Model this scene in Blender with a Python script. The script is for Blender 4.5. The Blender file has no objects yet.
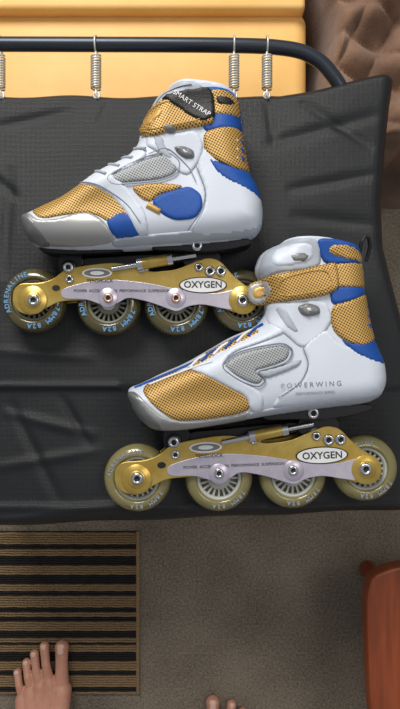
import bpy, bmesh, math, random
import numpy as np
from mathutils import Vector, Matrix
from mathutils.geometry import delaunay_2d_cdt
random.seed(3)
scene=bpy.context.scene
COL=scene.collection
F=600.0; Z0=0.30; CAMZ=1.032
def P(px,py,z):
    s=(CAMZ-z)/F
    return Vector(((px-200)*s,(354.5-py)*s,z))
def S(z): return (CAMZ-z)/F
# ------------------------------------------------------------------ materials
def lin(c):
    return tuple(((v/255)/12.92 if v/255<=0.04045 else (((v/255)+0.055)/1.055)**2.4) for v in c)
def mat(name,col,rough=0.5,metal=0.0,noise=0,nscale=200,bump=0,bscale=600,col2=None,trans=0,sss=0,coat=0,sheen=0):
    m=bpy.data.materials.new(name); m.use_nodes=True
    nt=m.node_tree; b=nt.nodes['Principled BSDF']
    b.inputs['Base Color'].default_value=(*lin(col),1)
    b.inputs['Roughness'].default_value=rough; b.inputs['Metallic'].default_value=metal
    if trans: b.inputs['Transmission Weight'].default_value=trans
    if coat: b.inputs['Coat Weight'].default_value=coat
    if sheen: b.inputs['Sheen Weight'].default_value=sheen
    if sss:
        b.inputs['Subsurface Weight'].default_value=sss
        b.inputs['Subsurface Radius'].default_value=(0.01,0.004,0.002)
        b.inputs['Subsurface Scale'].default_value=0.5
    tc=nt.nodes.new('ShaderNodeTexCoord')
    if col2 is not None:
        n=nt.nodes.new('ShaderNodeTexNoise'); n.inputs['Scale'].default_value=nscale; n.inputs['Detail'].default_value=6
        n.inputs['Roughness'].default_value=0.65
        r=nt.nodes.new('ShaderNodeValToRGB'); r.color_ramp.elements[0].position=0.35; r.color_ramp.elements[1].position=0.65
        r.color_ramp.elements[0].color=(*lin(col),1); r.color_ramp.elements[1].color=(*lin(col2),1)
        nt.links.new(tc.outputs['Object'],n.inputs['Vector']); nt.links.new(n.outputs['Fac'],r.inputs['Fac'])
        nt.links.new(r.outputs['Color'],b.inputs['Base Color'])
    if bump:
        n=nt.nodes.new('ShaderNodeTexNoise'); n.inputs['Scale'].default_value=bscale; n.inputs['Detail'].default_value=4
        bp=nt.nodes.new('ShaderNodeBump'); bp.inputs['Strength'].default_value=bump; bp.inputs['Distance'].default_value=0.002
        nt.links.new(tc.outputs['Object'],n.inputs['Vector']); nt.links.new(n.outputs['Fac'],bp.inputs['Height'])
        nt.links.new(bp.outputs['Normal'],b.inputs['Normal'])
    return m
def mesh_mat(name,c1,c2,cell,rough=0.4,metal=0.3,rot=0.5):
    m=bpy.data.materials.new(name); m.use_nodes=True
    nt=m.node_tree; b=nt.nodes['Principled BSDF']
    b.inputs['Roughness'].default_value=rough; b.inputs['Metallic'].default_value=metal
    tc=nt.nodes.new('ShaderNodeTexCoord'); mp=nt.nodes.new('ShaderNodeMapping')
    mp.inputs['Rotation'].default_value=(0,0,rot)
    v=nt.nodes.new('ShaderNodeTexVoronoi'); v.voronoi_dimensions='2D'; v.inputs['Scale'].default_value=1/cell; v.inputs['Randomness'].default_value=0
    r=nt.nodes.new('ShaderNodeValToRGB')
    r.color_ramp.elements[0].position=0.24; r.color_ramp.elements[0].color=(*lin(c2),1)
    r.color_ramp.elements[1].position=0.48; r.color_ramp.elements[1].color=(*lin(c1),1)
    bp=nt.nodes.new('ShaderNodeBump'); bp.inputs['Strength'].default_value=0.5; bp.inputs['Distance'].default_value=0.001
    nt.links.new(tc.outputs['Object'],mp.inputs['Vector']); nt.links.new(mp.outputs['Vector'],v.inputs['Vector'])
    nt.links.new(v.outputs['Distance'],r.inputs['Fac']); nt.links.new(r.outputs['Color'],b.inputs['Base Color'])
    nt.links.new(v.outputs['Distance'],bp.inputs['Height']); nt.links.new(bp.outputs['Normal'],b.inputs['Normal'])
    return m
M={}
M['white']=mat('white_leather',(204,212,225),0.42,bump=0.12,bscale=900)
M['pale']=mat('pale_grey_leather',(168,176,188),0.45,bump=0.1,bscale=900)
M['silver']=mat('silver_rubber',(166,168,168),0.36,0.25,bump=0.08)
M['dsilver']=mat('dark_silver',(122,124,126),0.38,0.3)
M['blue']=mat('blue_fabric',(4,74,158),0.55,bump=0.3,bscale=1200)
M['gold']=mesh_mat('gold_mesh',(214,172,94),(84,58,26),0.0027,0.45,0.2)
M['goldedge']=mat('gold_trim',(200,160,90),0.42,0.3)
M['greymesh']=mesh_mat('grey_mesh',(178,182,184),(104,108,112),0.0026,0.5,0.1)
M['black']=mat('black_fabric',(16,16,18),0.5,bump=0.3)
M['dark']=mat('dark_hollow_paint',(20,22,26),0.8)  # dark colour standing in for shade inside the boot opening and spoke gaps
M['print']=mat('grey_print',(116,122,132),0.5)
M['faint']=mat('faint_grey_print',(140,146,156),0.5)
M['wprint']=mat('white_print',(225,228,230),0.5)
M['bprint']=mat('blue_print',(96,146,190),0.5)
M['kprint']=mat('black_print',(18,18,20),0.5)
M['fgold']=mat('anodised_gold',(204,178,100),0.32,0.65,col2=(180,150,70),nscale=30)
M['fsil']=mat('brushed_lilac_silver',(200,196,208),0.32,0.5,col2=(182,176,194),nscale=40)
M['steel']=mat('steel',(198,200,204),0.22,0.95)
M['copper']=mat('bronze_axle',(214,170,150),0.3,0.8)
M['hole']=mat('socket_black',(14,14,15),0.6)
M['truck']=mat('black_truck_alloy',(38,38,42),0.4,0.6)
M['tyreA']=mat('smoky_amber_urethane',(98,90,54),0.2,0,trans=0.35,coat=0.5)
M['tyreB']=mat('amber_urethane',(146,138,90),0.2,0,trans=0.3,coat=0.5)
M['hubA']=mat('smoke_hub',(112,112,98),0.4)
M['hubB']=mat('white_hub',(178,180,174),0.4)
# ------------------------------------------------------------------ helpers
def link(o,parent=None):
    COL.objects.link(o)
    if parent is not None:
        o.parent=parent; o.matrix_parent_inverse=parent.matrix_basis.inverted()
    return o
def empty(name,loc):
    e=bpy.data.objects.new(name,None); e.empty_display_size=0.05; e.location=loc; COL.objects.link(e)
    bpy.context.view_layer.update(); return e
def mkmesh(name,verts,faces,mats,parent=None,mi=None,smooth=None):
    me=bpy.data.meshes.new(name); me.from_pydata([tuple(v) for v in verts],[],faces)
    for m in (mats if isinstance(mats,list) else [mats]): me.materials.append(m)
    if mi is not None: me.polygons.foreach_set('material_index',mi)
    if smooth is True: me.polygons.foreach_set('use_smooth',[True]*len(faces))
    elif smooth: me.polygons.foreach_set('use_smooth',smooth)
    me.validate(); me.update()
    bm=bmesh.new(); bm.from_mesh(me); bmesh.ops.recalc_face_normals(bm,faces=bm.faces); bm.to_mesh(me); bm.free()
    return link(bpy.data.objects.new(name,me),parent)
def chaikin(pts,n=2,closed=True):
    pts=[tuple(p) for p in pts]
    for _ in range(n):
        out=[]
        N=len(pts)
        rng=range(N) if closed else range(N-1)
        if not closed: out.append(pts[0])
        for i in rng:
            a=pts[i]; b=pts[(i+1)%N]
            out.append(tuple(a[k]*.8+b[k]*.2 for k in range(len(a))))
            out.append(tuple(a[k]*.2+b[k]*.8 for k in range(len(a))))
        if not closed: out.append(pts[-1])
        pts=out
    return pts
def segdist(X,Y,segs):
    d=np.full(X.shape,1e9)
    for (ax,ay,bx,by) in segs:
        vx,vy=bx-ax,by-ay; L=vx*vx+vy*vy+1e-12
        t=np.clip(((X-ax)*vx+(Y-ay)*vy)/L,0,1)
        d=np.minimum(d,np.hypot(X-ax-t*vx,Y-ay-t*vy))
    return d
def nearest(x,y,segs):
    best=(1e9,x,y)
    for (ax,ay,bx,by) in segs:
        vx,vy=bx-ax,by-ay; L=vx*vx+vy*vy+1e-12
        t=min(1,max(0,((x-ax)*vx+(y-ay)*vy)/L)); qx,qy=ax+t*vx,ay+t*vy
        d=math.hypot(x-qx,y-qy)
        if d<best[0]: best=(d,qx,qy)
    return best
def inside(X,Y,poly):
    r=np.zeros(X.shape,bool); n=len(poly)
    for i in range(n):
        ax,ay=poly[i][:2]; bx,by=poly[(i+1)%n][:2]
        if ay==by: continue
        c=((ay>Y)!=(by>Y))&(X<(bx-ax)*(Y-ay)/(by-ay)+ax)
        r^=c
    return r
def segsof(poly): 
    n=len(poly); return [(*poly[i],*poly[(i+1)%n]) for i in range(n)]
def resample(poly,step):
    out=[]; n=len(poly)
    for i in range(n):
        a=poly[i]; b=poly[(i+1)%n]; L=math.hypot(b[0]-a[0],b[1]-a[1]); k=max(1,int(L/step))
        for j in range(k): out.append((a[0]+(b[0]-a[0])*j/k,a[1]+(b[1]-a[1])*j/k))
    return out
def tri(poly,sp):
    xs=[p[0] for p in poly]; ys=[p[1] for p in poly]
    gx,gy=np.meshgrid(np.arange(min(xs),max(xs),sp),np.arange(min(ys),max(ys),sp*0.87))
    gx=gx+(np.arange(gx.shape[0])%2)[:,None]*sp*0.5
    gx=gx.ravel(); gy=gy.ravel()
    k=inside(gx,gy,poly)&(segdist(gx,gy,segsof(poly))>0.55*sp)
    pts=[Vector(p) for p in poly]+[Vector((x,y)) for x,y in zip(gx[k],gy[k])]
    r=delaunay_2d_cdt(pts,[],[list(range(len(poly)))],1,1e-4)
    return [tuple(v) for v in r[0]],[tuple(f) for f in r[2]]
def boundary(faces):
    c={}
    for f in faces:
        for i in range(len(f)):
            a,b=f[i],f[(i+1)%len(f)]
            key=(min(a,b),max(a,b))
            if key in c: c[key]=None
            else: c[key]=(a,b)
    return [e for e in c.values() if e]
class Boot:
    def __init__(s,sil,collar,parent,zmid=0.045,T=0.0445,R=27,dips=()):
        s.poly=resample(chaikin(sil,2),3.0); s.collar=collar; s.parent=parent
        s.zm=Z0+zmid; s.T=T; s.R=R; s.zref=Z0+0.072; s.dips=dips
        s.all=segsof(s.poly)
        s.segs=[g for g in s.all if not s.iscol((g[0]+g[2])/2,(g[1]+g[3])/2)]
    def iscol(s,x,y):
        x0,y0,x1,y1=s.collar
        return x0<=x<=x1 and y0<=y<=y1
    def h(s,X,Y):
        X=np.asarray(X,float); Y=np.asarray(Y,float)
        d=segdist(X,Y,s.segs); ok=inside(X,Y,s.poly)|(segdist(X,Y,s.all)<1.2); d=np.where(ok,d,0)
        t=np.clip(d/s.R,0,1)
        v=(1-(1-t)**2.3)**(1/2.3)*s.T
        for (cx,cy,rx,ry,a) in s.dips:
            v=v-a*t*np.exp(-((X-cx)/rx)**2-((Y-cy)/ry)**2)
        return np.maximum(v,0.002)
    def base(s,m,mcol):
        V,Fs=tri(s.poly,2.4); X=np.array([v[0] for v in V]); Y=np.array([v[1] for v in V])
        H=s.h(X,Y); n=len(V); verts=[];
        for i in range(n): p=P(X[i],Y[i],s.zref); verts.append((p.x,p.y,s.zm+H[i]))
        for i in range(n): p=P(X[i],Y[i],s.zref); verts.append((p.x,p.y,s.zm-H[i]))
        faces=list(Fs)+[tuple(n+i for i in reversed(f)) for f in Fs]; mi=[0]*len(faces); sm=[True]*len(faces)
        for a,b in boundary(Fs):
            faces.append((a,n+a,n+b,b)); c=s.iscol((X[a]+X[b])/2,(Y[a]+Y[b])/2); mi.append(1 if c else 0); sm.append(not c)  # solid collar wall coloured dark to read as a shaded, hollow opening
        return mkmesh('boot_shell',verts,faces,[m,mcol],s.parent,mi,sm)
    def panel(s,name,pts,m,off=0.0016,sp=2.2,ch=2,edge=1.6,zmin=None,solid=0,skirt=0.002):
        poly=resample(chaikin(pts,ch),2.0)
        if zmin is None and not solid:   # keep overlay inside the boot outline
            ins=inside(np.array([q[0] for q in poly]),np.array([q[1] for q in poly]),s.poly)
            np_=[]
            for q,k in zip(poly,ins):
                if not k:
                    _,qx,qy=nearest(q[0],q[1],s.all); q=(qx,qy)
                if not np_ or math.hypot(np_[-1][0]-q[0],np_[-1][1]-q[1])>0.5: np_.append(q)
            if math.hypot(np_[0][0]-np_[-1][0],np_[0][1]-np_[-1][1])<0.5: np_.pop()
            poly=np_
        V,Fs=tri(poly,sp); X=np.array([v[0] for v in V]); Y=np.array([v[1] for v in V])
        H=s.h(X,Y); d=segdist(X,Y,segsof(poly)); k=np.clip(d/edge,0,1); k=1-(1-k)**2
        Z=s.zm+H+off*(0.35+0.65*k)
        if zmin is not None: Z=np.maximum(Z,Z0+zmin-0.002*(1-k))
        n=len(V); verts=[]; bd=boundary(Fs)
        for i in range(n): p=P(X[i],Y[i],s.zref); verts.append((p.x,p.y,Z[i]))
        faces=list(Fs); sm=[True]*len(faces)
        dz=solid if solid else off*0.35+skirt
        for i in range(n): verts.append((verts[i][0],verts[i][1],verts[i][2]-dz))
        if solid: faces+= [tuple(n+i for i in reversed(f)) for f in Fs]; sm+=[True]*len(Fs)
        for a,b in bd: faces.append((a,n+a,n+b,b)); sm.append(False)
        return mkmesh(name,verts,faces,m,s.parent,None,sm)
    def line(s,name,pts,m,r=0.0006,off=0.0018,closed=False,ch=2):
        pl=chaikin(pts,ch,closed); 
        if closed: pl=pl+[pl[0]]
        q=[]
        for i in range(len(pl)-1):
            a,b=pl[i],pl[i+1]; L=math.hypot(b[0]-a[0],b[1]-a[1]); k=max(1,int(L/2.5))
            for j in range(k): q.append((a[0]+(b[0]-a[0])*j/k,a[1]+(b[1]-a[1])*j/k))
        q.append(pl[-1]); H=s.h([p[0] for p in q],[p[1] for p in q])
        pp=[]
        for (x,y),h in zip(q,H): p=P(x,y,s.zref); pp.append((p.x,p.y,s.zm+h+off))
        return tube(name,pp,r,m,s.parent)
    def text(s,name,body,px,py,size,ang,m,off=0.003,bold=0.0):
        o=text(name,body,P(px,py,s.zref),size,ang,m,s.parent,0,bold)
        me=o.data; sc=S(s.zref)
        PX=[v.co.x/sc+200 for v in me.vertices]; PY=[354.5-v.co.y/sc for v in me.vertices]
        H=s.h(PX,PY)
        for v,h in zip(me.vertices,H): v.co.z=s.zm+h+off
        return o
def tube(name,pts,r,m,parent=None,cyclic=False,res=3):
    cu=bpy.data.curves.new(name,'CURVE'); cu.dimensions='3D'; sp=cu.splines.new('POLY'); sp.points.add(len(pts)-1)
    for p,q in zip(sp.points,pts): p.co=(*q,1)
    sp.use_cyclic_u=cyclic; cu.bevel_depth=r; cu.bevel_resolution=res; cu.use_fill_caps=True
    o=bpy.data.objects.new(name,cu); COL.objects.link(o)
    dg=bpy.context.evaluated_depsgraph_get(); me=bpy.data.meshes.new_from_object(o.evaluated_get(dg))
    bpy.data.objects.remove(o); me.name=name; me.materials.clear(); me.materials.append(m)
    me.polygons.foreach_set('use_smooth',[True]*len(me.polygons))
    return link(bpy.data.objects.new(name,me),parent)
def text(name,body,loc,size,ang,m,parent=None,ext=0.0002,bold=0.0):
    cu=bpy.data.curves.new(name,'FONT'); cu.body=body; cu.size=size; cu.align_x='CENTER'; cu.align_y='CENTER'; cu.extrude=ext; cu.offset=bold
    cu.resolution_u=3
    o=bpy.data.objects.new(name,cu); COL.objects.link(o)
    dg=bpy.context.evaluated_depsgraph_get(); me=bpy.data.meshes.new_from_object(o.evaluated_get(dg))
    bpy.data.objects.remove(o); me.transform(Matrix.Translation(loc)@Matrix.Rotation(ang,4,'Z'))
    me.materials.clear(); me.materials.append(m)
    return link(bpy.data.objects.new(name,me),parent)
def prism(name,pts,z0,z1,m,parent=None,ch=2,bev=0.0008,zref=None):
    poly=chaikin(pts,ch) if ch else pts
    zr=z1 if zref is None else zref
    bm=bmesh.new(); vs=[]
    for x,y in poly:
        p=P(x,y,zr); vs.append(bm.verts.new((p.x,p.y,z0)))
    f=bm.faces.new(vs); r=bmesh.ops.extrude_face_region(bm,geom=[f])
    for v in [g for g in r['geom'] if isinstance(g,bmesh.types.BMVert)]: v.co.z=z1
    bmesh.ops.recalc_face_normals(bm,faces=bm.faces)
    me=bpy.data.meshes.new(name); bm.to_mesh(me); bm.free(); me.materials.append(m)
    o=link(bpy.data.objects.new(name,me),parent)
    if bev:
        b=o.modifiers.new('bevel','BEVEL'); b.width=bev; b.segments=2; b.limit_method='ANGLE'; b.angle_limit=0.9
    return o
def lathe(name,prof,c,m,parent=None,seg=64,mats=None,mi=None):
    verts=[];faces=[];idx=[]
    n=len(prof)
    for k in range(seg):
        a=2*math.pi*k/seg
        for r,z in prof: verts.append((c[0]+r*math.cos(a),c[1]+r*math.sin(a),c[2]+z))
    for k in range(seg):
        for i in range(n-1):
            a=k*n+i; b=((k+1)%seg)*n+i
            faces.append((a,b,b+1,a+1)); idx.append(mi[i] if mi else 0)
    return mkmesh(name,verts,faces,mats or m,parent,idx,True)
def disc(name,c,r,h,m,parent=None,seg=32,rb=0.0006):
    return lathe(name,[(0.00001,0),(r,0),(r,h-rb),(r-rb,h),(0.00001,h)],c,m,parent,seg)
def bolt(name,px,py,z,r,parent,m=None,h=0.002,zr=None):
    p=P(px,py,z+h)
    c=(p.x,p.y,z)
    lathe(name,[(0.00001,h*.6),(r*.45,h*.6),(r*.45,h),(r*.8,h),(r,h*.6),(r,-0.001)],c,None,parent,24,[m or M['steel'],M['hole']],[1,1,0,0,0])
def rod(name,a,b,r,m,parent=None): return tube(name,[a,b],r,m,parent,res=4)
# ------------------------------------------------------------------ chassis + wheels
def wheel(n,cx,cy,R,parent,tyre,hub,letters=None,zc=Z0+0.026):
    p=P(cx,cy,zc+0.01); c=(p.x,p.y,zc); w=0.012
    pr=[]
    ri=R*0.64
    pr.append((ri,-w*0.7))
    for i in range(-8,9):
        a=i/8*math.pi*0.5
        pr.append((R-0.0125+0.0125*math.cos(a), w*math.sin(a)))
    pr.append((ri,w*0.7)); pr.append((ri,-w*0.7))
    lathe(f'tyre_{n}',pr,c,tyre,parent,72)
    lathe(f'hub_rim_{n}',[(ri+.0005,-.0078),(ri+.0005,.0088),(ri-.0025,.0090),(ri-.0035,.004),(ri-.0035,-.004),(ri-.0025,-.0072),(ri+.0005,-.0078)],c,hub,parent,64)
    lathe(f'hub_boss_{n}',[(0.0001,.008),(.0125,.008),(.0135,.006),(.0135,-.006),(.0125,-.008),(0.0001,-.008)],c,hub,parent,40)
    lathe(f'hub_gap_shade_{n}',[(.013,.0015),(ri-.003,.0015),(ri-.003,-.0015),(.013,-.0015),(.013,.0015)],c,M['hubA'] if hub is M['hubB'] else M['dark'],parent,40)  # darker disc behind the spokes, shade of the open gaps put into its colour
    vs=[];fs=[]
    ns=20
    for k in range(ns):
        a=2*math.pi*k/ns; d=Vector((math.cos(a),math.sin(a),0)); t=Vector((-d.y,d.x,0))*0.0009
        b0=Vector(c)+d*.0128; b1=Vector(c)+d*(ri-.0032); i=len(vs)
        for z in (-.005,.005):
            for q in (b0-t,b0+t,b1+t*1.4,b1-t*1.4): vs.append((q.x,q.y,q.z+z))
        fs+=[(i,i+1,i+2,i+3),(i+4,i+5,i+6,i+7),(i,i+1,i+5,i+4),(i+1,i+2,i+6,i+5),(i+2,i+3,i+7,i+6),(i+3,i,i+4,i+7)]
    mkmesh(f'hub_spokes_{n}',vs,fs,hub,parent)
    lathe(f'bearing_{n}',[(0.0001,.0092),(.0075,.0092),(.0085,.0085),(.0085,-.0085),(.0001,-.0085)],c,M['steel'],parent,32)
    if letters:
        for (word,a0,mt,sz,fr,step) in letters:
            rr=R*fr
            for k,ch in enumerate(word):
                if ch==' ': continue
                a=math.radians(a0-k*step)
                text(f'wheel_print_{n}_{k}_{a0}',ch,Vector((c[0]+rr*math.cos(a),c[1]+rr*math.sin(a),zc+w*0.99)),sz,a-math.pi/2,mt,parent,0.0004,0.0002)
def chassis(parent,T,s,tyre,hub,letters,k1):
    zp=Z0+0.0395; zt=zp+0.0035
    R=0.0385*s
    wc=[T(33,300),T(108,303),T(176,303),T(243,300)]
    for i,(x,y) in enumerate(wc): wheel(i+1,x,y,R*(0.98 if i<3 else 0.95),parent,tyre,hub,letters)
    top=[(13,290),(20,283),(40,283),(53,279),(64,270),(80,266),(112,262),(134,265),(150,272),(175,270),(194,262),(208,257),(220,260),(230,272),(242,283),(254,290),(257,300),(250,311),(236,313),(222,308),(205,302),(190,301),(172,303),(150,299),(125,296),(105,297),(85,300),(60,301),(46,308),(32,316),(18,312),(12,302)]
    tp=[T(*p) for p in top]
    prism('side_plate_gold',tp,zp,zt,M['fgold'],parent,2,0.001)
    prism('side_plate_far',tp,Z0+0.0095,Z0+0.013,M['fgold'],parent,2,0.001,zref=zt)
    low=[(60,289),(85,282),(112,279),(150,283),(185,291),(215,294),(240,288),(250,292),(252,303),(243,311),(225,309),(203,304),(188,306),(177,312),(166,308),(150,302),(128,297),(118,303),(108,307),(97,303),(85,299),(62,299)]
    prism('side_plate_silver',[T(*p) for p in low],zt-0.0003,zt+0.0012,M['fsil'],parent,2,0.0006)
    for i,(x,y) in enumerate(wc):
        p=P(x,y,zt)
        if i in (0,3):
            disc(f'axle_ring_{i}',(p.x,p.y,zt-0.001),0.0165*s,0.003,M['fgold'],parent,40)
            disc(f'axle_washer_{i}',(p.x,p.y,zt+0.0018),0.0098*s,0.0012,M['fgold'] ,parent,40)
            bolt(f'axle_bolt_{i}',x,y,zt+0.003,0.0068*s,parent,M['steel'],0.003)
        else:
            disc(f'axle_ring_{i}',(p.x,p.y+0.006,zt-0.002),0.0115*s,0.004,M['fsil'],parent,40)
            bolt(f'axle_bolt_{i}',x,y-5,zt+0.002,0.0055*s,parent,M['copper'] if k1 else M['steel'],0.0025)
    ang=math.atan2(-(T(100,0)[1]-T(0,0)[1]),T(100,0)[0]-T(0,0)[0])
    def oval(nm,cx,cy,rx,ry,m,z0,z1):
        pts=[T(cx+rx*math.cos(a*math.pi/18),cy+ry*math.sin(a*math.pi/18)) for a in range(36)]
        prism(nm,pts,z0,z1,m,parent,0,0)
    oval('badge_rim',203,285,24,8.2,M['kprint'],zt+0.0005,zt+0.0016)
    oval('badge',203,285,22.8,7.2,M['wprint'],zt+0.0005,zt+0.0019)
    x,y=T(203,285)
    text('badge_lettering','OXYGEN',P(x,y,zt)+Vector((0,0,0.0022)),0.0106*s,ang,M['kprint'],parent,0.0002,0.00012)
    oval('crest_rim',97,273,15,5,M['wprint'],zt,zt+0.0006); oval('crest',97,273,13,3.6,M['dsilver'],zt,zt+0.0009); oval('crest_core',97,273,7,2,M['wprint'],zt,zt+0.0012)
    x,y=T(100,281); text('lettering_name','TENSHOCK',P(x,y,zt)+Vector((0,0,0.0016)),0.0058*s,ang,M['kprint'],parent,0.0001)
    x,y=T(122,291); text('lettering_fine','POWER  ACCELERATION  PERFORMANCE  SUSPENSION',P(x,y,zt)+Vector((0,0,0.0016)),0.0044*s,ang,M['kprint'],parent,0.0001)
    oval('painted_cutout_1',56,288,4,3,M['hole'],zt,zt+0.0004)  # black oval on the solid plate, painting the darkness of a hole
    for i,(x,y) in enumerate([(68,267),(69,279),(141,268),(199,267),(210,271),(221,271)]):
        a,b=T(x,y); 
        if i in(0,2,3):
            q=P(a,b,zt); disc(f'pivot_lug_{i}',(q.x,q.y,Z0+0.014),0.0088*s,0.0262,M['truck'] if i==0 else M['fsil'],parent,32)
        bolt(f'frame_bolt_{i}',a,b,zt+0.0002,0.0062*s if i in(0,4,5) else 0.005*s,parent,M['steel'],0.0028)
    def pr(nm,pts,z0,z1,m): prism(nm,[T(*p) for p in pts],Z0+z0,Z0+z1,m,parent,1,0.001)
    pr('rear_mount_plate',[(150,243),(200,239),(250,238),(252,244),(232,249),(205,252),(180,250),(152,250)],0.018,0.056,M['truck'])
    pr('front_mount_plate',[(38,246),(120,247),(124,252),(60,254),(40,251)],0.02,0.053,M['truck'])
    pr('front_truck_arm',[(60,252),(80,252),(84,262),(78,274),(60,274),(58,262)],0.016,0.037,M['truck'])
    pr('rear_truck_arm',[(185,248),(215,246),(222,258),(214,272),(190,272),(180,258)],0.016,0.037,M['truck'])
    pr('crossbar',[(80,258),(120,256),(190,252),(190,262),(120,268),(80,266)],0.017,0.034,M['truck'])
    a=T(112,269); b=T(196,255); A=P(*a,Z0+0.046); B=P(*b,Z0+0.046)
    rod('shock_rod',A,B,0.003,M['steel'],parent)
    rod('shock_body',A.lerp(B,0.36),A.lerp(B,0.66),0.0066,M['fgold'],parent)
    rod('shock_collar',A.lerp(B,0.66),A.lerp(B,0.72),0.0072,M['steel'],parent)
    rod('shock_collar_front',A.lerp(B,0.30),A.lerp(B,0.36),0.0072,M['steel'],parent)
    a=T(197,245); bolt('mount_bolt',a[0],a[1],Z0+0.056,0.0062*s,parent,M['steel'],0.003)
# ------------------------------------------------------------------ SKATE 1
sk1=empty('inline_skate',P(140,230,Z0))
sil1=[(19,226),(18,213),(28,208),(45,200),(60,193),(78,180),(98,166),(122,156),(136,142),(138,128),(146,112),(152,98),(162,88),(184,85),(212,88),(240,95),(243,108),(244,128),(248,152),(252,172),(260,186),(265,205),(264,224),(256,234),(236,239),(190,243),(130,247),(70,248),(38,246),(26,240)]
b1=Boot(sil1,(164,80,241,97),sk1,dips=[(95,205,45,20,0.006),(190,165,20,30,0.004),(150,235,45,12,0.004),(200,110,40,18,0.004)])
b1.base(M['white'],M['dark'])
p=b1.panel
p('toe_mesh',[(30,209),(48,201),(64,193),(78,184),(96,188),(112,196),(128,208),(140,220),(138,226),(112,226),(96,216),(72,217),(44,223)],M['gold'],0.0012)
p('toe_rand',[(19,214),(30,213),(42,224),(62,222),(78,216),(92,215),(104,222),(113,234),(116,243),(80,246),(44,245),(28,240),(20,228)],M['silver'],0.0022)
p('toe_cap',[(19,215),(28,213),(38,224),(48,238),(50,245),(38,245),(26,239),(20,228)],M['dsilver'],0.0034)
p('arch_blue',[(108,222),(124,213),(136,222),(144,238),(120,242),(112,234)],M['blue'],0.0016)
p('sole_band',[(112,240),(150,236),(200,232),(240,228),(263,222),(262,232),(240,237),(190,241),(130,245),(112,246)],M['pale'],0.0024)
p('vamp_overlay',[(76,184),(100,168),(122,158),(140,150),(150,160),(134,172),(112,178),(128,190),(146,212),(150,236),(138,238),(130,218),(112,198),(94,189)],M['white'],0.0026)
p('side_vent',[(110,182),(126,173),(148,164),(168,159),(179,166),(176,178),(160,184),(136,186),(116,187)],M['greymesh'],0.0018)
b1.line('vent_seam',[(108,182),(126,171),(148,162),(169,157),(181,166),(178,179),(160,186),(136,188),(115,189)],M['faint'],0.0008,0.002,True)
p('swoosh_gold',[(132,191),(150,188),(174,188),(184,190),(176,195),(160,198),(152,206),(143,203)],M['gold'],0.0022)
p('quarter_blue',[(152,206),(162,198),(178,193),(190,190),(201,198),(203,210),(196,222),(176,224),(163,218)],M['blue'],0.002)
p('size_tag',[(150,206),(163,213),(160,218),(147,211)],M['goldedge'],0.0035,ch=0)
p('heel_overlay',[(196,170),(206,150),(218,168),(236,176),(254,176),(263,192),(264,216),(260,230),(236,235),(204,238),(188,234),(203,215),(206,196)],M['white'],0.0026)
p('heel_blue',[(205,160),(220,168),(238,174),(254,172),(260,186),(264,203),(246,194),(226,186),(212,174)],M['blue'],0.0034)
p('ankle_mesh',[(203,138),(220,133),(246,131),(249,150),(253,172),(238,175),(220,168),(204,158)],M['gold'],0.0038)
p('cuff_blue',[(200,92),(240,96),(243,110),(246,133),(222,134),(203,138),(202,115)],M['blue'],0.0022)
p('cuff_mesh',[(206,95),(241,97),(242,120),(226,122),(208,120)],M['gold'],0.0034)
p('cuff_window',[(214,102),(232,102),(236,108),(230,113),(216,112)],M['black'],0.0046)
for k in range(3):
    p(f'ankle_stripe_{k}',[(237,140+k*9),(245,141+k*9),(247,149+k*9),(239,146+k*9)],M['blue'],0.005,ch=1); p(f'ankle_stripe_w_{k}',[(234,141+k*9),(238,141+k*9),(240,148+k*9),(236,147+k*9)],M['wprint'],0.005,ch=1)
p('tongue',[(146,114),(154,98),(164,89),(186,87),(204,92),(198,102),(170,104),(158,118),(150,140),(140,140)],M['pale'],0.0022)
b1.line('tongue_seam',[(150,122),(158,104),(168,95),(192,92)],M['print'],0.0005,0.003)
p('ankle_white',[(150,132),(170,140),(196,134),(204,150),(198,168),(186,182),(160,158),(146,150)],M['white'],0.0022)
p('tongue_gap',[(152,138),(164,142),(168,152),(176,164),(170,165),(158,158)],M['pale'],0.003)
p('strap',[(138,124),(142,112),(156,107),(176,103),(200,112),(213,122),(214,130),(196,133),(176,136),(160,142),(148,142),(139,134)],M['gold'],0.0065,solid=0.005,zmin=0.05)
p('strap_slot',[(146,122),(158,114),(168,118),(160,126),(150,134),(145,130)],M['goldedge'],0.0078)
p('strap_tab',[(160,104),(172,99),(190,97),(208,94),(214,102),(215,124),(206,130),(192,126),(178,116)],M['black'],0.0088,solid=0.005)
b1.text('strap_lettering','SMART STRAP',192,112,0.0074,math.radians(-33),M['wprint'],0.0093)
b1.line('strap_seam',[(143,124),(148,115),(176,107),(206,126),(176,132),(150,138)],M['goldedge'],0.0004,0.0075,True)
p('lace_hook',[(174,152),(184,151),(194,155),(195,163),(186,164),(178,159)],M['dsilver'],0.0065)
p('lace_hook_core',[(180,154),(188,155),(190,160),(184,160)],M['wprint'],0.008)
p('lace_tab',[(162,132),(174,130),(178,137),(166,140)],M['dsilver'],0.0075)
b1.line('stitch_1',[(80,183),(104,190),(128,206),(142,226)],M['faint'],0.0005,0.0033)
b1.line('stitch_2',[(196,170),(206,196),(202,216),(188,233)],M['print'],0.0005,0.0033)
b1.line('stitch_3',[(150,160),(168,152),(190,172),(196,186)],M['faint'],0.0005,0.003)
for k in range(4):
    b1.line(f'lace_{k}',[(96+k*13,172-k*7),(108+k*13,178-k*8)],M['pale'],0.0016,0.0035,ch=0)
T1=lambda x,y:(x,y)
chassis(sk1,T1,1.0,M['tyreA'],M['hubA'],[('ADRENALINE',205,M['bprint'],0.0076,0.80,11),('78MM 82A',340,M['bprint'],0.0076,0.80,11)],True)
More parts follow.
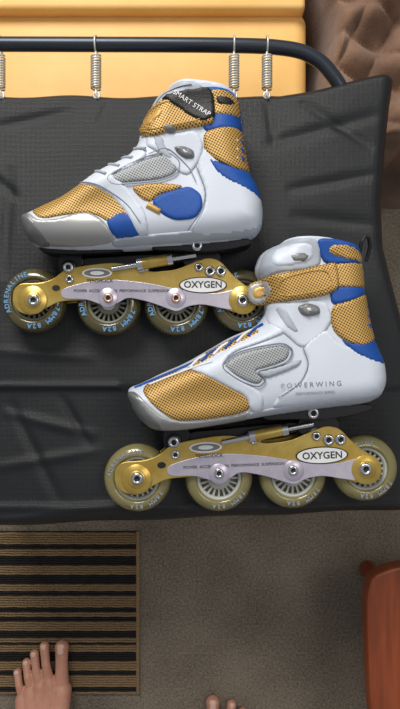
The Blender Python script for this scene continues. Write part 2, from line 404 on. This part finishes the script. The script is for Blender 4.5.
# ------------------------------------------------------------------ SKATE 2
sk2=empty('inline_skate.001',P(260,400,Z0))
sil2=[(125,398),(126,389),(140,384),(160,374),(184,364),(210,349),(232,336),(258,326),(268,312),(266,296),(262,280),(256,268),(262,250),(284,239),(320,239),(362,249),(366,262),(368,290),(374,325),(380,345),(388,362),(390,382),(384,398),(368,406),(320,411),(270,418),(220,427),(180,433),(152,433),(136,420)]
b2=Boot(sil2,(280,232,363,252),sk2,dips=[(205,400,45,20,0.006),(310,325,20,30,0.004),(290,405,45,12,0.004),(320,265,40,18,0.004)])
b2.base(M['white'],M['dark'])
p=b2.panel
p('toe_mesh',[(140,388),(160,377),(186,368),(206,374),(226,384),(246,394),(250,408),(236,414),(204,419),(176,420),(158,408)],M['gold'],0.0014)
p('toe_rand',[(126,392),(138,392),(150,404),(164,416),(184,421),(206,420),(238,415),(250,409),(250,421),(220,426),(180,432),(154,432),(137,419),(127,405)],M['silver'],0.0022)
p('toe_cap',[(126,392),(136,391),(146,404),(160,420),(164,431),(152,431),(137,419),(127,405)],M['dsilver'],0.0036)
p('vamp_overlay',[(182,366),(206,352),(226,342),(250,332),(268,322),(286,332),(262,342),(232,352),(222,364),(236,376),(262,392),(262,412),(250,412),(246,396),(226,386),(204,374)],M['white'],0.0028)
p('sole_band',[(244,412),(290,404),(340,398),(386,390),(383,399),(366,404),(320,409),(270,416),(244,421)],M['pale'],0.0026)
p('side_vent',[(222,366),(236,355),(256,349),(280,345),(288,350),(284,360),(268,366),(252,370),(262,378),(256,384),(240,378)],M['greymesh'],0.0018)
b2.line('vent_seam',[(219,366),(234,353),(256,347),(281,343),(291,350),(286,362),(268,368),(255,371),(265,379),(257,387),(238,380)],M['print'],0.0008,0.0024,True)
p('swoosh_silver',[(252,371),(276,366),(300,358),(296,366),(276,374),(264,378)],M['pale'],0.003)
p('heel_overlay',[(300,346),(322,328),(336,344),(356,350),(382,352),(389,368),(389,384),(382,396),(340,400),(300,405),(270,408),(276,396),(300,380),(306,362)],M['white'],0.0026)
b2.line('heel_seam',[(300,348),(306,364),(298,382),(276,397)],M['print'],0.0005,0.003)
b2.text('side_lettering','P O W E R W I N G',308,384,0.0076,math.radians(3),M['print'],0.0032)
b2.text('side_lettering_small','PERFORMANCE SERIES',312,392,0.0042,math.radians(3),M['faint'],0.0032)
p('heel_blue',[(336,338),(350,344),(374,338),(383,350),(389,366),(370,362),(350,354)],M['blue'],0.0036)
p('ankle_mesh',[(328,306),(346,302),(369,292),(373,318),(378,338),(362,347),(344,344),(328,330)],M['gold'],0.004)
p('ankle_blue',[(326,288),(366,288),(368,294),(346,303),(328,307)],M['blue'],0.0034)
for k in range(3):
    p(f'ankle_stripe_{k}',[(362,306+k*9),(370,303+k*9),(374,312+k*9),(366,311+k*9)],M['blue'],0.005,ch=1)
p('cuff_blue',[(314,241),(336,242),(362,249),(365,264),(342,266),(322,266),(316,254)],M['blue'],0.003)
p('cuff_mesh',[(326,247),(344,247),(363,253),(365,264),(344,263),(324,256)],M['gold'],0.0044)
p('cuff_gold',[(320,266),(366,264),(368,288),(346,290),(320,288)],M['gold'],0.0034)
p('tongue',[(258,270),(264,252),(284,241),(312,241),(318,250),(318,268),(300,272),(276,274),(262,280)],M['pale'],0.0024)
p('tongue_pad',[(268,262),(274,250),(292,245),(310,246),(312,262),(290,268),(274,270)],M['white'],0.004)
p('tongue_slot',[(286,258),(298,254),(308,257),(304,264),(290,266)],M['dsilver'],0.0052)
p('ankle_white',[(268,302),(290,304),(322,300),(330,320),(320,336),(300,350),(282,334),(266,324)],M['white'],0.0024)
p('tongue_gap',[(272,306),(284,308),(290,320),(298,332),(290,334),(278,322)],M['pale'],0.0034)
p('strap',[(247,292),(250,282),(268,277),(300,272),(322,266),(334,264),(336,290),(324,297),(300,301),(270,304),(252,304)],M['gold'],0.0065,zmin=0.062,solid=0.005)
p('strap_cap',[(248,292),(251,283),(268,279),(272,291),(268,302),(252,303)],M['silver'],0.0078,zmin=0.0635)
p('strap_cap_core',[(252,292),(255,286),(265,284),(267,292),(264,298),(254,298)],M['goldedge'],0.009,zmin=0.065)
b2.line('strap_seam',[(276,281),(322,270),(330,290),(276,300)],M['goldedge'],0.0004,0.0075,True)
p('lace_hook',[(294,308),(304,304),(316,307),(318,315),(306,318),(298,316)],M['dsilver'],0.0065)
p('lace_hook_core',[(300,308),(308,308),(311,313),(304,314)],M['wprint'],0.008)
p('lace_base',[(186,366),(206,352),(230,339),(256,328),(262,332),(240,344),(212,358),(196,368)],M['gold'],0.0034)
for k in range(6):
    x=196+k*11.5; y=364-k*6.2
    b2.line(f'lace_{k}',[(x-6,y+3),(x+2,y-5),(x+9,y-9)],M['blue'] if k%2 else M['wprint'],0.0015,0.0052,ch=1)
b2.line('lace_edge',[(134,388),(160,377),(186,366),(200,360)],M['blue'],0.0016,0.002)
b2.line('lace_edge_white',[(150,384),(172,375),(196,366),(212,361)],M['wprint'],0.0012,0.0035)
q=[P(360,252,Z0+0.06),P(361,243,Z0+0.064),P(365,236,Z0+0.066),P(369,238,Z0+0.064),P(370,247,Z0+0.06),P(366,262,Z0+0.055)]
tube('pull_tab',[tuple(v) for v in q],0.0022,M['black'],sk2)
an=math.radians(-2.4)
def T2(x,y):
    dx,dy=(x-33)*1.093,(y-300)*1.06
    return (137+dx*math.cos(an)-dy*math.sin(an),479+dx*math.sin(an)+dy*math.cos(an))
chassis(sk2,T2,1.05,M['tyreB'],M['hubB'],[('ADRENALINE',170,M['faint'],0.0062,0.80,10),('78MM 82A',330,M['faint'],0.0062,0.80,10)],False)
# ------------------------------------------------------------------ COT
fab=bpy.data.materials.new('black_coated_fabric'); fab.use_nodes=True
nt=fab.node_tree; b=nt.nodes['Principled BSDF']; b.inputs['Base Color'].default_value=(*lin((24,27,30)),1); b.inputs['Roughness'].default_value=0.42
b.inputs['Specular IOR Level'].default_value=0.4
tc=nt.nodes.new('ShaderNodeTexCoord')
v=nt.nodes.new('ShaderNodeTexVoronoi'); v.voronoi_dimensions='2D'; v.inputs['Scale'].default_value=650; v.inputs['Randomness'].default_value=0.25
n=nt.nodes.new('ShaderNodeTexNoise'); n.inputs['Scale'].default_value=30; n.inputs['Detail'].default_value=8
mx=nt.nodes.new('ShaderNodeMath'); mx.operation='MULTIPLY_ADD'; mx.inputs[1].default_value=0.7
bp=nt.nodes.new('ShaderNodeBump'); bp.inputs['Strength'].default_value=0.4; bp.inputs['Distance'].default_value=0.002
nt.links.new(tc.outputs['Object'],v.inputs['Vector']); nt.links.new(tc.outputs['Object'],n.inputs['Vector'])
nt.links.new(v.outputs['Distance'],mx.inputs[0]); nt.links.new(n.outputs['Fac'],mx.inputs[2]); nt.links.new(mx.outputs[0],bp.inputs['Height']); nt.links.new(bp.outputs['Normal'],b.inputs['Normal'])
tubem=mat('dark_painted_steel',(50,57,66),0.35,0.5)
springm=mat('zinc_spring',(205,206,200),0.4,0.5)
cot=empty('folding_cot',P(180,300,0))
def lerpt(tab,t):
    for (a,va),(b_,vb) in zip(tab,tab[1:]):
        if t<=b_: return va+(vb-va)*max(0,(t-a))/(b_-a)
    return tab[-1][1]
redge=[(70,398),(100,394),(150,389),(200,385),(245,387),(290,398),(340,412),(440,420),(540,420)]
nx,ny=190,220
V=[];Fc=[]
XL=-90
def crease(x,y,x0,y0,x1,y1,w,a):
    dx,dy=x1-x0,y1-y0; L=math.hypot(dx,dy); t=((x-x0)*dx+(y-y0)*dy)/L/L
    d=((x-x0)*-dy+(y-y0)*dx)/L
    fade=math.sin(math.pi*t)**0.6 if 0<t<1 else 0
    return a*fade*math.exp(-(d/w)**2)
CR=[(-20,130,75,110,5,-0.003),(10,165,3,280,6,-0.003),(-40,150,20,200,5,-.003),(-10,350,98,358,5,.0022),(0,412,100,436,5,.0028),(-20,470,104,450,5,.0026),(60,395,90,450,4,-.003),(262,145,385,112,6,-.003),(285,190,385,172,5,-.003),(290,215,385,225,6,-.0025),(-10,522,165,498,4,.002),(300,100,378,150,5,-.003),(8,400,60,505,5,-.003),(110,97,96,130,4,-.002),(234,97,250,130,4,-.002),(267,97,275,150,4,-.002)]
for j in range(ny+1):
    v_=j/ny
    for i in range(nx+1):
        u=i/nx
        x0=XL+(420-XL)*u
        top=94 if x0<300 else 94-(x0-300)/110*22
        top+=1.2*math.sin(x0*0.06)
        bot=533-(x0)*0.04+0.8*math.sin(x0*0.05)
        y=top+(bot-top)*v_
        xr=lerpt(redge,y)
        x=XL+(xr-XL)*u
        z=Z0-0.0008-0.0025*(0.5+0.5*math.sin(x*0.045+y*0.02))*(0.5+0.5*math.sin(y*0.05-x*0.013))
        z-=0.003*(1/(1+math.exp(-(y-389)/1.5)))
        z+=0.0028*math.exp(-((y-386)/3.0)**2) if (x<118) else 0.0
        z+=0.0025*math.exp(-((y-508)/4.0)**2)
        for c_ in CR: z+=crease(x,y,*c_)
        e=(xr-x)
        if e<14: z-=0.016*((14-e)/14)**2.2
        if y>bot-14: z-=0.03*((y-(bot-14))/14)**2
        if y<top+7: z-=0.006*((top+7-y)/7)**2
        p_=P(x,y,Z0); V.append((p_.x,p_.y,z))
for j in range(ny):
    for i in range(nx):
        a=j*(nx+1)+i; Fc.append((a,a+1,a+nx+2,a+nx+1))
o=mkmesh('fabric',V,Fc,fab,cot,None,True); so=o.modifiers.new('solid','SOLIDIFY'); so.thickness=0.0015; so.offset=-1 
bpy.context.view_layer.update()
if o.data.polygons[0].normal.z<0: o.data.flip_normals()
zt=Z0-0.0115; zl=Z0-0.020
head=chaikin([(-110,44,zt),(-60,44,zt),(255,45,zt),(300,50,zt),(322,62,zt),(338,82,zt),(352,110,zl),(366,160,zl),(366,440,zl),(364,478,zl),(340,492,zl),(-60,500,zl),(-110,500,zl)],3,False)
tube('head_rail',[tuple(P(x,y,z)) for x,y,z in head],0.0088,tubem,cot,res=5)
rod('mid_rail',P(-110,388,Z0-0.02),P(366,388,Z0-0.02),0.006,tubem,cot)
for k,(x,y) in enumerate([(-80,46),(364,300),(360,480),(-60,498)]):
    a=P(x,y,zl); rod(f'leg_{k}',a,Vector((a.x,a.y,0.004)),0.009,tubem,cot)
for k,x in enumerate([96,234,267,0]):
    pts=[]; n_=13; y0=56; y1=89
    for i in range(n_*12+1):
        t=i/(n_*12); a=t*n_*2*math.pi
        c=P(x,y0+(y1-y0)*t,zt+0.006); pts.append((c.x+0.0058*math.cos(a),c.y,c.z+0.0058*math.sin(a)))
    tube(f'spring_{k}',pts,0.0011,springm,cot,res=2)
    hk=[]
    for i in range(15):
        a=math.radians(-150+ i*20); c=P(x,45,zt); hk.append((c.x,c.y+0.0108*math.sin(a),c.z+0.0108*math.cos(a)))
    tube(f'spring_hook_{k}',hk,0.0012,springm,cot)
    tube(f'spring_stem_{k}',[tuple(P(x,52,zt+0.006)),tuple(P(x,57,zt+0.006))],0.0014,springm,cot)
    tube(f'spring_end_{k}',[tuple(P(x,88,zt+0.006)),tuple(P(x,95,Z0+0.002)),tuple(P(x+1,98,Z0-0.001))],0.0014,springm,cot)
    c=P(x,94,Z0); lathe(f'eyelet_{k}',[(.0025,0),(.0025,.001),(.0045,.001),(.005,0)],(c.x,c.y,Z0-0.0035),springm,cot,20)
# ------------------------------------------------------------------ FLOOR
def carpet():
    m=bpy.data.materials.new('carpet'); m.use_nodes=True; nt=m.node_tree; b=nt.nodes['Principled BSDF']; b.inputs['Roughness'].default_value=0.95
    tc=nt.nodes.new('ShaderNodeTexCoord')
    n1=nt.nodes.new('ShaderNodeTexNoise'); n1.inputs['Scale'].default_value=260; n1.inputs['Detail'].default_value=6; n1.inputs['Roughness'].default_value=0.8
    n2=nt.nodes.new('ShaderNodeTexNoise'); n2.inputs['Scale'].default_value=7; n2.inputs['Detail'].default_value=4
    ad=nt.nodes.new('ShaderNodeMath'); ad.operation='MULTIPLY_ADD'; ad.inputs[1].default_value=0.35
    r=nt.nodes.new('ShaderNodeValToRGB'); r.color_ramp.elements[0].position=0.5; r.color_ramp.elements[1].position=0.85
    r.color_ramp.elements[0].color=(*lin((84,76,66)),1); r.color_ramp.elements[1].color=(*lin((164,152,134)),1)
    nt.links.new(tc.outputs['Object'],n1.inputs['Vector']); nt.links.new(tc.outputs['Object'],n2.inputs['Vector'])
    nt.links.new(n2.outputs['Fac'],ad.inputs[0]); nt.links.new(n1.outputs['Fac'],ad.inputs[2]); nt.links.new(ad.outputs[0],r.inputs['Fac']); nt.links.new(r.outputs['Color'],b.inputs['Base Color'])
    bp=nt.nodes.new('ShaderNodeBump'); bp.inputs['Strength'].default_value=0.8; bp.inputs['Distance'].default_value=0.004
    nt.links.new(n1.outputs['Fac'],bp.inputs['Height']); nt.links.new(bp.outputs['Normal'],b.inputs['Normal'])
    return m
mkmesh('floor',[(-3,-3,0),(3,-3,0),(3,3,0),(-3,3,0)],[(0,1,2,3)],carpet())
mt=mat('mat_tan_cord',(150,124,90),0.9,col2=(116,96,68),nscale=300,bump=0.6)
mk=mat('mat_black_cord',(28,25,24),0.9,bump=0.6)
pat="tttttkktttkkkkttttkkkktttkktttttkkttkkttttkkkttktttkkkkttttkktttttkktt"
V=[];Fc=[];mi=[]
pitch=0.0040
A=P(-70,533,0.006); B=P(136,533,0.006)
L=40
nr=69
for r_ in range(nr):
    y0=A.y-r_*pitch
    base=len(V)
    for i in range(L+1):
        x=A.x+(B.x-A.x)*i/L+0.003*(r_/nr)
        wob=0.0004*math.sin(i*1.7+r_)
        for k in range(5):
            a=math.pi*k/4
            V.append((x,y0-pitch/2+pitch*0.5*math.cos(a)+wob,0.001+0.0062*math.sin(a)))
    for i in range(L):
        for k in range(4):
            a=base+i*5+k; Fc.append((a,a+1,a+6,a+5)); mi.append(1 if pat[r_%len(pat)]=='k' else 0)
dm=empty('striped_doormat',((A.x+B.x)/2,A.y-0.14,0))
mkmesh('cords',V,Fc,[mt,mk],dm,mi,True)
yb=A.y-nr*pitch
def box(name,x0,y0,z0,x1,y1,z1,m,parent=None,bev=0.001,seg=2):
    bm=bmesh.new(); bmesh.ops.create_cube(bm,size=1); 
    for v in bm.verts: v.co=Vector((x0+(v.co.x+.5)*(x1-x0),y0+(v.co.y+.5)*(y1-y0),z0+(v.co.z+.5)*(z1-z0)))
    me=bpy.data.meshes.new(name); bm.to_mesh(me); bm.free(); me.materials.append(m)
    o=link(bpy.data.objects.new(name,me),parent)
    b=o.modifiers.new('b','BEVEL'); b.width=bev; b.segments=seg
    me.polygons.foreach_set('use_smooth',[True]*len(me.polygons)); 
    return o
box('binding_right',B.x,yb,0.0,B.x+0.006,A.y+0.003,0.0075,mt,dm,0.002)
box('backing',A.x,yb,0.0002,B.x+0.003,A.y+0.002,0.002,mk,dm,0.0005)
# ------------------------------------------------------------------ yellow mattress
ym=mat('yellow_vinyl',(244,196,120),0.55,col2=(236,184,104),nscale=6,bump=0.05,bscale=200)
mtp=empty('yellow_mattress',P(120,0,0.1))
zm=0.17
a=P(-90,150,zm); c=P(308,10,zm)
box('base_pad',a.x,a.y,0.002,c.x,c.y+0.004,zm,ym,mtp,0.02,5)
a=P(-90,9,zm+0.02); c=P(306,-150,zm+0.02)
box('upper_pad',a.x,a.y,0.002,c.x,c.y,zm+0.02,ym,mtp,0.008,5)
tube('piping',[tuple(P(x,10,zm+0.002)) for x in range(-80,300,20)],0.002,mat('ochre_piping',(222,166,86),0.5),mtp)
# ------------------------------------------------------------------ quilted jacket (heap of fabric)
jm=mat('brown_quilted_cloth',(138,106,84),0.85,col2=(104,76,58),nscale=14,bump=0.4,bscale=300,sheen=0.2)
V=[];Fc=[];n_=130
for j in range(n_+1):
    for i in range(n_+1):
        u=i/n_; w=j/n_
        x=323+u*180; y=-130+w*292
        x+=4*(1-u)*(1+math.sin(y*0.05+1))
        y+=8*math.sin(x*0.06)*w
        edge=min(u,1-u,w,1-w); e=min(edge/0.09,1); e=1-(1-e)**2
        q1=abs(math.sin((x+y*0.5)*0.085)); q2=abs(math.sin((x*0.4-y)*0.085))
        z=0.198+0.012*math.sin(x*0.07+y*0.05+1.5*math.sin(y*0.04))+0.005*math.sin(y*0.12-x*0.03)+0.018*(q1*q2)**0.5
        p_=P(x,y,0.22); V.append((p_.x,p_.y,0.001+z*e))
for j in range(n_):
    for i in range(n_):
        a=j*(n_+1)+i; Fc.append((a,a+1,a+n_+2,a+n_+1))
mkmesh('quilted_jacket',V,Fc,jm,None,None,True)
# ------------------------------------------------------------------ red wooden stool
wm=bpy.data.materials.new('red_varnished_wood'); wm.use_nodes=True; nt=wm.node_tree; b=nt.nodes['Principled BSDF']; b.inputs['Roughness'].default_value=0.45
tc=nt.nodes.new('ShaderNodeTexCoord'); mp=nt.nodes.new('ShaderNodeMapping'); mp.inputs['Scale'].default_value=(60,6,6)
n=nt.nodes.new('ShaderNodeTexNoise'); n.inputs['Scale'].default_value=1.5; n.inputs['Detail'].default_value=6
r=nt.nodes.new('ShaderNodeValToRGB'); r.color_ramp.elements[0].position=.35;r.color_ramp.elements[1].position=.65
r.color_ramp.elements[0].color=(*lin((122,56,26)),1); r.color_ramp.elements[1].color=(*lin((148,72,36)),1)
nt.links.new(tc.outputs['Object'],mp.inputs['Vector']); nt.links.new(mp.outputs['Vector'],n.inputs['Vector']); nt.links.new(n.outputs['Fac'],r.inputs['Fac']); nt.links.new(r.outputs['Color'],b.inputs['Base Color'])
st=empty('wooden_stool',P(460,670,0))
prism('seat',[(366,600),(372,576),(400,566),(470,560),(540,572),(556,620),(556,740),(540,800),(470,812),(400,806),(378,780),(370,700)],0.16,0.19,wm,st,3,0.004)
for k,(x,y) in enumerate([(400,610),(520,610),(520,760),(410,760)]):
    a=P(x,y,0.17); rod(f'leg_{k}',a,Vector((a.x+(0.012 if x>450 else 0.0),a.y,0.002)),0.014,wm,st)
# ------------------------------------------------------------------ person (feet + shins)
skin=mat('skin',(200,150,126),0.5,col2=(184,128,106),nscale=25,sss=0.15,bump=0.1,bscale=500)
nail=mat('toenail',(218,182,164),0.3)
trous=mat('dark_trousers',(40,42,50),0.85,bump=0.3)
person=empty('person',P(120,790,0))
def foot(name,toes,balls,heel,mir,zg):
    bm=bmesh.new()
    def sph(c,r,sx=1,sy=1,sz=1):
        mm=Matrix.Translation(c)@Matrix.Diagonal((sx,sy,sz,1))
        bmesh.ops.create_icosphere(bm,subdivisions=3,radius=r,matrix=mm)
    def cap(a,b_,ra,rb,fl=1.0):
        d=(b_-a).length; k=max(2,int(d/(min(ra,rb)*0.3)))
        for i in range(k+1):
            t=i/k; sph(a.lerp(b_,t),ra+(rb-ra)*t,1,1,fl)
    def Q(x,y,z): 
        q=P(x,y,0.02); return Vector((q.x,q.y,zg+z))
    rad=[0.0112,0.0080,0.0076,0.0072,0.0070]
    nails=[]
    hx,hy=heel
    mid=Q(hx+ (3 if not mir else -3),hy-62,0.048)
    ank=Q(hx,hy-22,0.075)
    for k,((tx,ty),(bx,by)) in enumerate(zip(toes,balls)):
        r=rad[k]
        tip=Q(tx,ty+r/S(0.02)*0.9,r*1.1); bl=Q(bx,by,0.019 if k==0 else 0.018); kn=tip.lerp(bl,0.42)+Vector((0,0,0.006 if k else 0.002))
        sph(tip,r*1.08); cap(tip,kn,r,r*0.93); cap(kn,bl,r*0.93,r*1.15)
        cap(bl,mid+Vector(((bx-hx-3)*0.0011,0,-0.012)),0.0165 if k==0 else 0.0145,0.021)
        nails.append((tip,kn,r))
    for k in range(4):
        a=Q(*balls[k],0.016); b_=Q(*balls[k+1],0.016); cap(a,b_,0.0135,0.0135)
    cap(mid,ank,0.028,0.034); cap(Q(hx,hy-14,0.029),mid-Vector((0,0,.015)),0.027,0.026)
    sph(Q(hx,hy-16,0.028),0.0275)
    top=ank+Vector((0,-0.01,0.33))
    cap(ank,ank+Vector((0,-0.003,0.06)),0.034,0.034); cap(ank+Vector((0,-0.003,0.06)),top,0.034,0.052)
    me=bpy.data.meshes.new(name); bm.to_mesh(me); bm.free(); me.materials.append(skin)
    o=link(bpy.data.objects.new(name,me),person)
    rm=o.modifiers.new('r','REMESH'); rm.mode='VOXEL'; rm.voxel_size=0.0018; rm.use_smooth_shade=True
    s_=o.modifiers.new('s','SMOOTH'); s_.iterations=4; s_.factor=0.5
    for k,(tip,kn,r) in enumerate(nails):
        d=(tip-kn); d.z=0; d.normalize(); s2=Vector((d.y,-d.x,0))
        vs=[];fs=[]; N=8; c=tip+Vector((0,0,r*0.50)); ln=r*0.85; wd=r*0.62
        for i in range(N+1):
            for j in range(N+1):
                a=(i/N*2-1); b_=(j/N*2-1)
                aa=a*math.sqrt(1-b_*b_/2.6); bb=b_*math.sqrt(1-a*a/2.6)
                pt=c+s2*wd*aa*1.1+d*(ln*bb*.9+r*0.12)
                pt.z=c.z+r*0.62-r*0.42*aa*aa-r*0.30*max(bb,0)**2
                vs.append(pt)
        for i in range(N):
            for j in range(N):
                q=i*(N+1)+j; fs.append((q,q+1,q+N+2,q+N+1))
        n=mkmesh(f'{name}_nail_{k}',vs,fs,nail,person,None,True); so=n.modifiers.new('s','SOLIDIFY'); so.thickness=0.0012
    lathe(f'{name}_trouser',[(.056,0),(.062,0),(.072,.22),(.072,.30),(0.001,.30)],(top.x,top.y,top.z-0.06),trous,person,40)
foot('left_foot',[(62,641),(44,643),(34,651),(26,660),(17,670)],[(63,688),(51,682),(42,686),(33,691),(25,698)],(44,792),False,0.0085)
foot('right_foot',[(213,699),(232,704),(243,712),(252,720),(260,730)],[(212,745),(225,742),(235,746),(244,752),(252,758)],(232,850),True,0.001)
# ------------------------------------------------------------------ lights
def area(name,loc,tgt,size,pw,col):
    l=bpy.data.lights.new(name,'AREA'); l.energy=pw; l.size=size; l.color=col
    o=bpy.data.objects.new(name,l); o.location=loc; o.rotation_euler=(Vector(tgt)-Vector(loc)).to_track_quat('-Z','Y').to_euler(); COL.objects.link(o)
area('window_light',(-0.5,1.5,1.6),(0,0.15,0.3),0.8,40,(1,0.96,0.90))
area('room_light',(0.7,0.3,2.0),(0.1,0,0.3),0.6,6,(1,0.94,0.86))
w=bpy.data.worlds.new('world'); scene.world=w; w.use_nodes=True
w.node_tree.nodes['Background'].inputs[0].default_value=(0.95,0.96,1,1); w.node_tree.nodes['Background'].inputs[1].default_value=0.32
# ------------------------------------------------------------------ camera
cam=bpy.data.cameras.new('camera'); cam.sensor_fit='VERTICAL'; cam.sensor_height=36; cam.lens=36*F/709; cam.clip_start=0.01
co=bpy.data.objects.new('camera',cam); co.location=(0,0,CAMZ); COL.objects.link(co); scene.camera=co
try: scene.view_settings.view_transform='Standard'
except Exception as e: print(e)
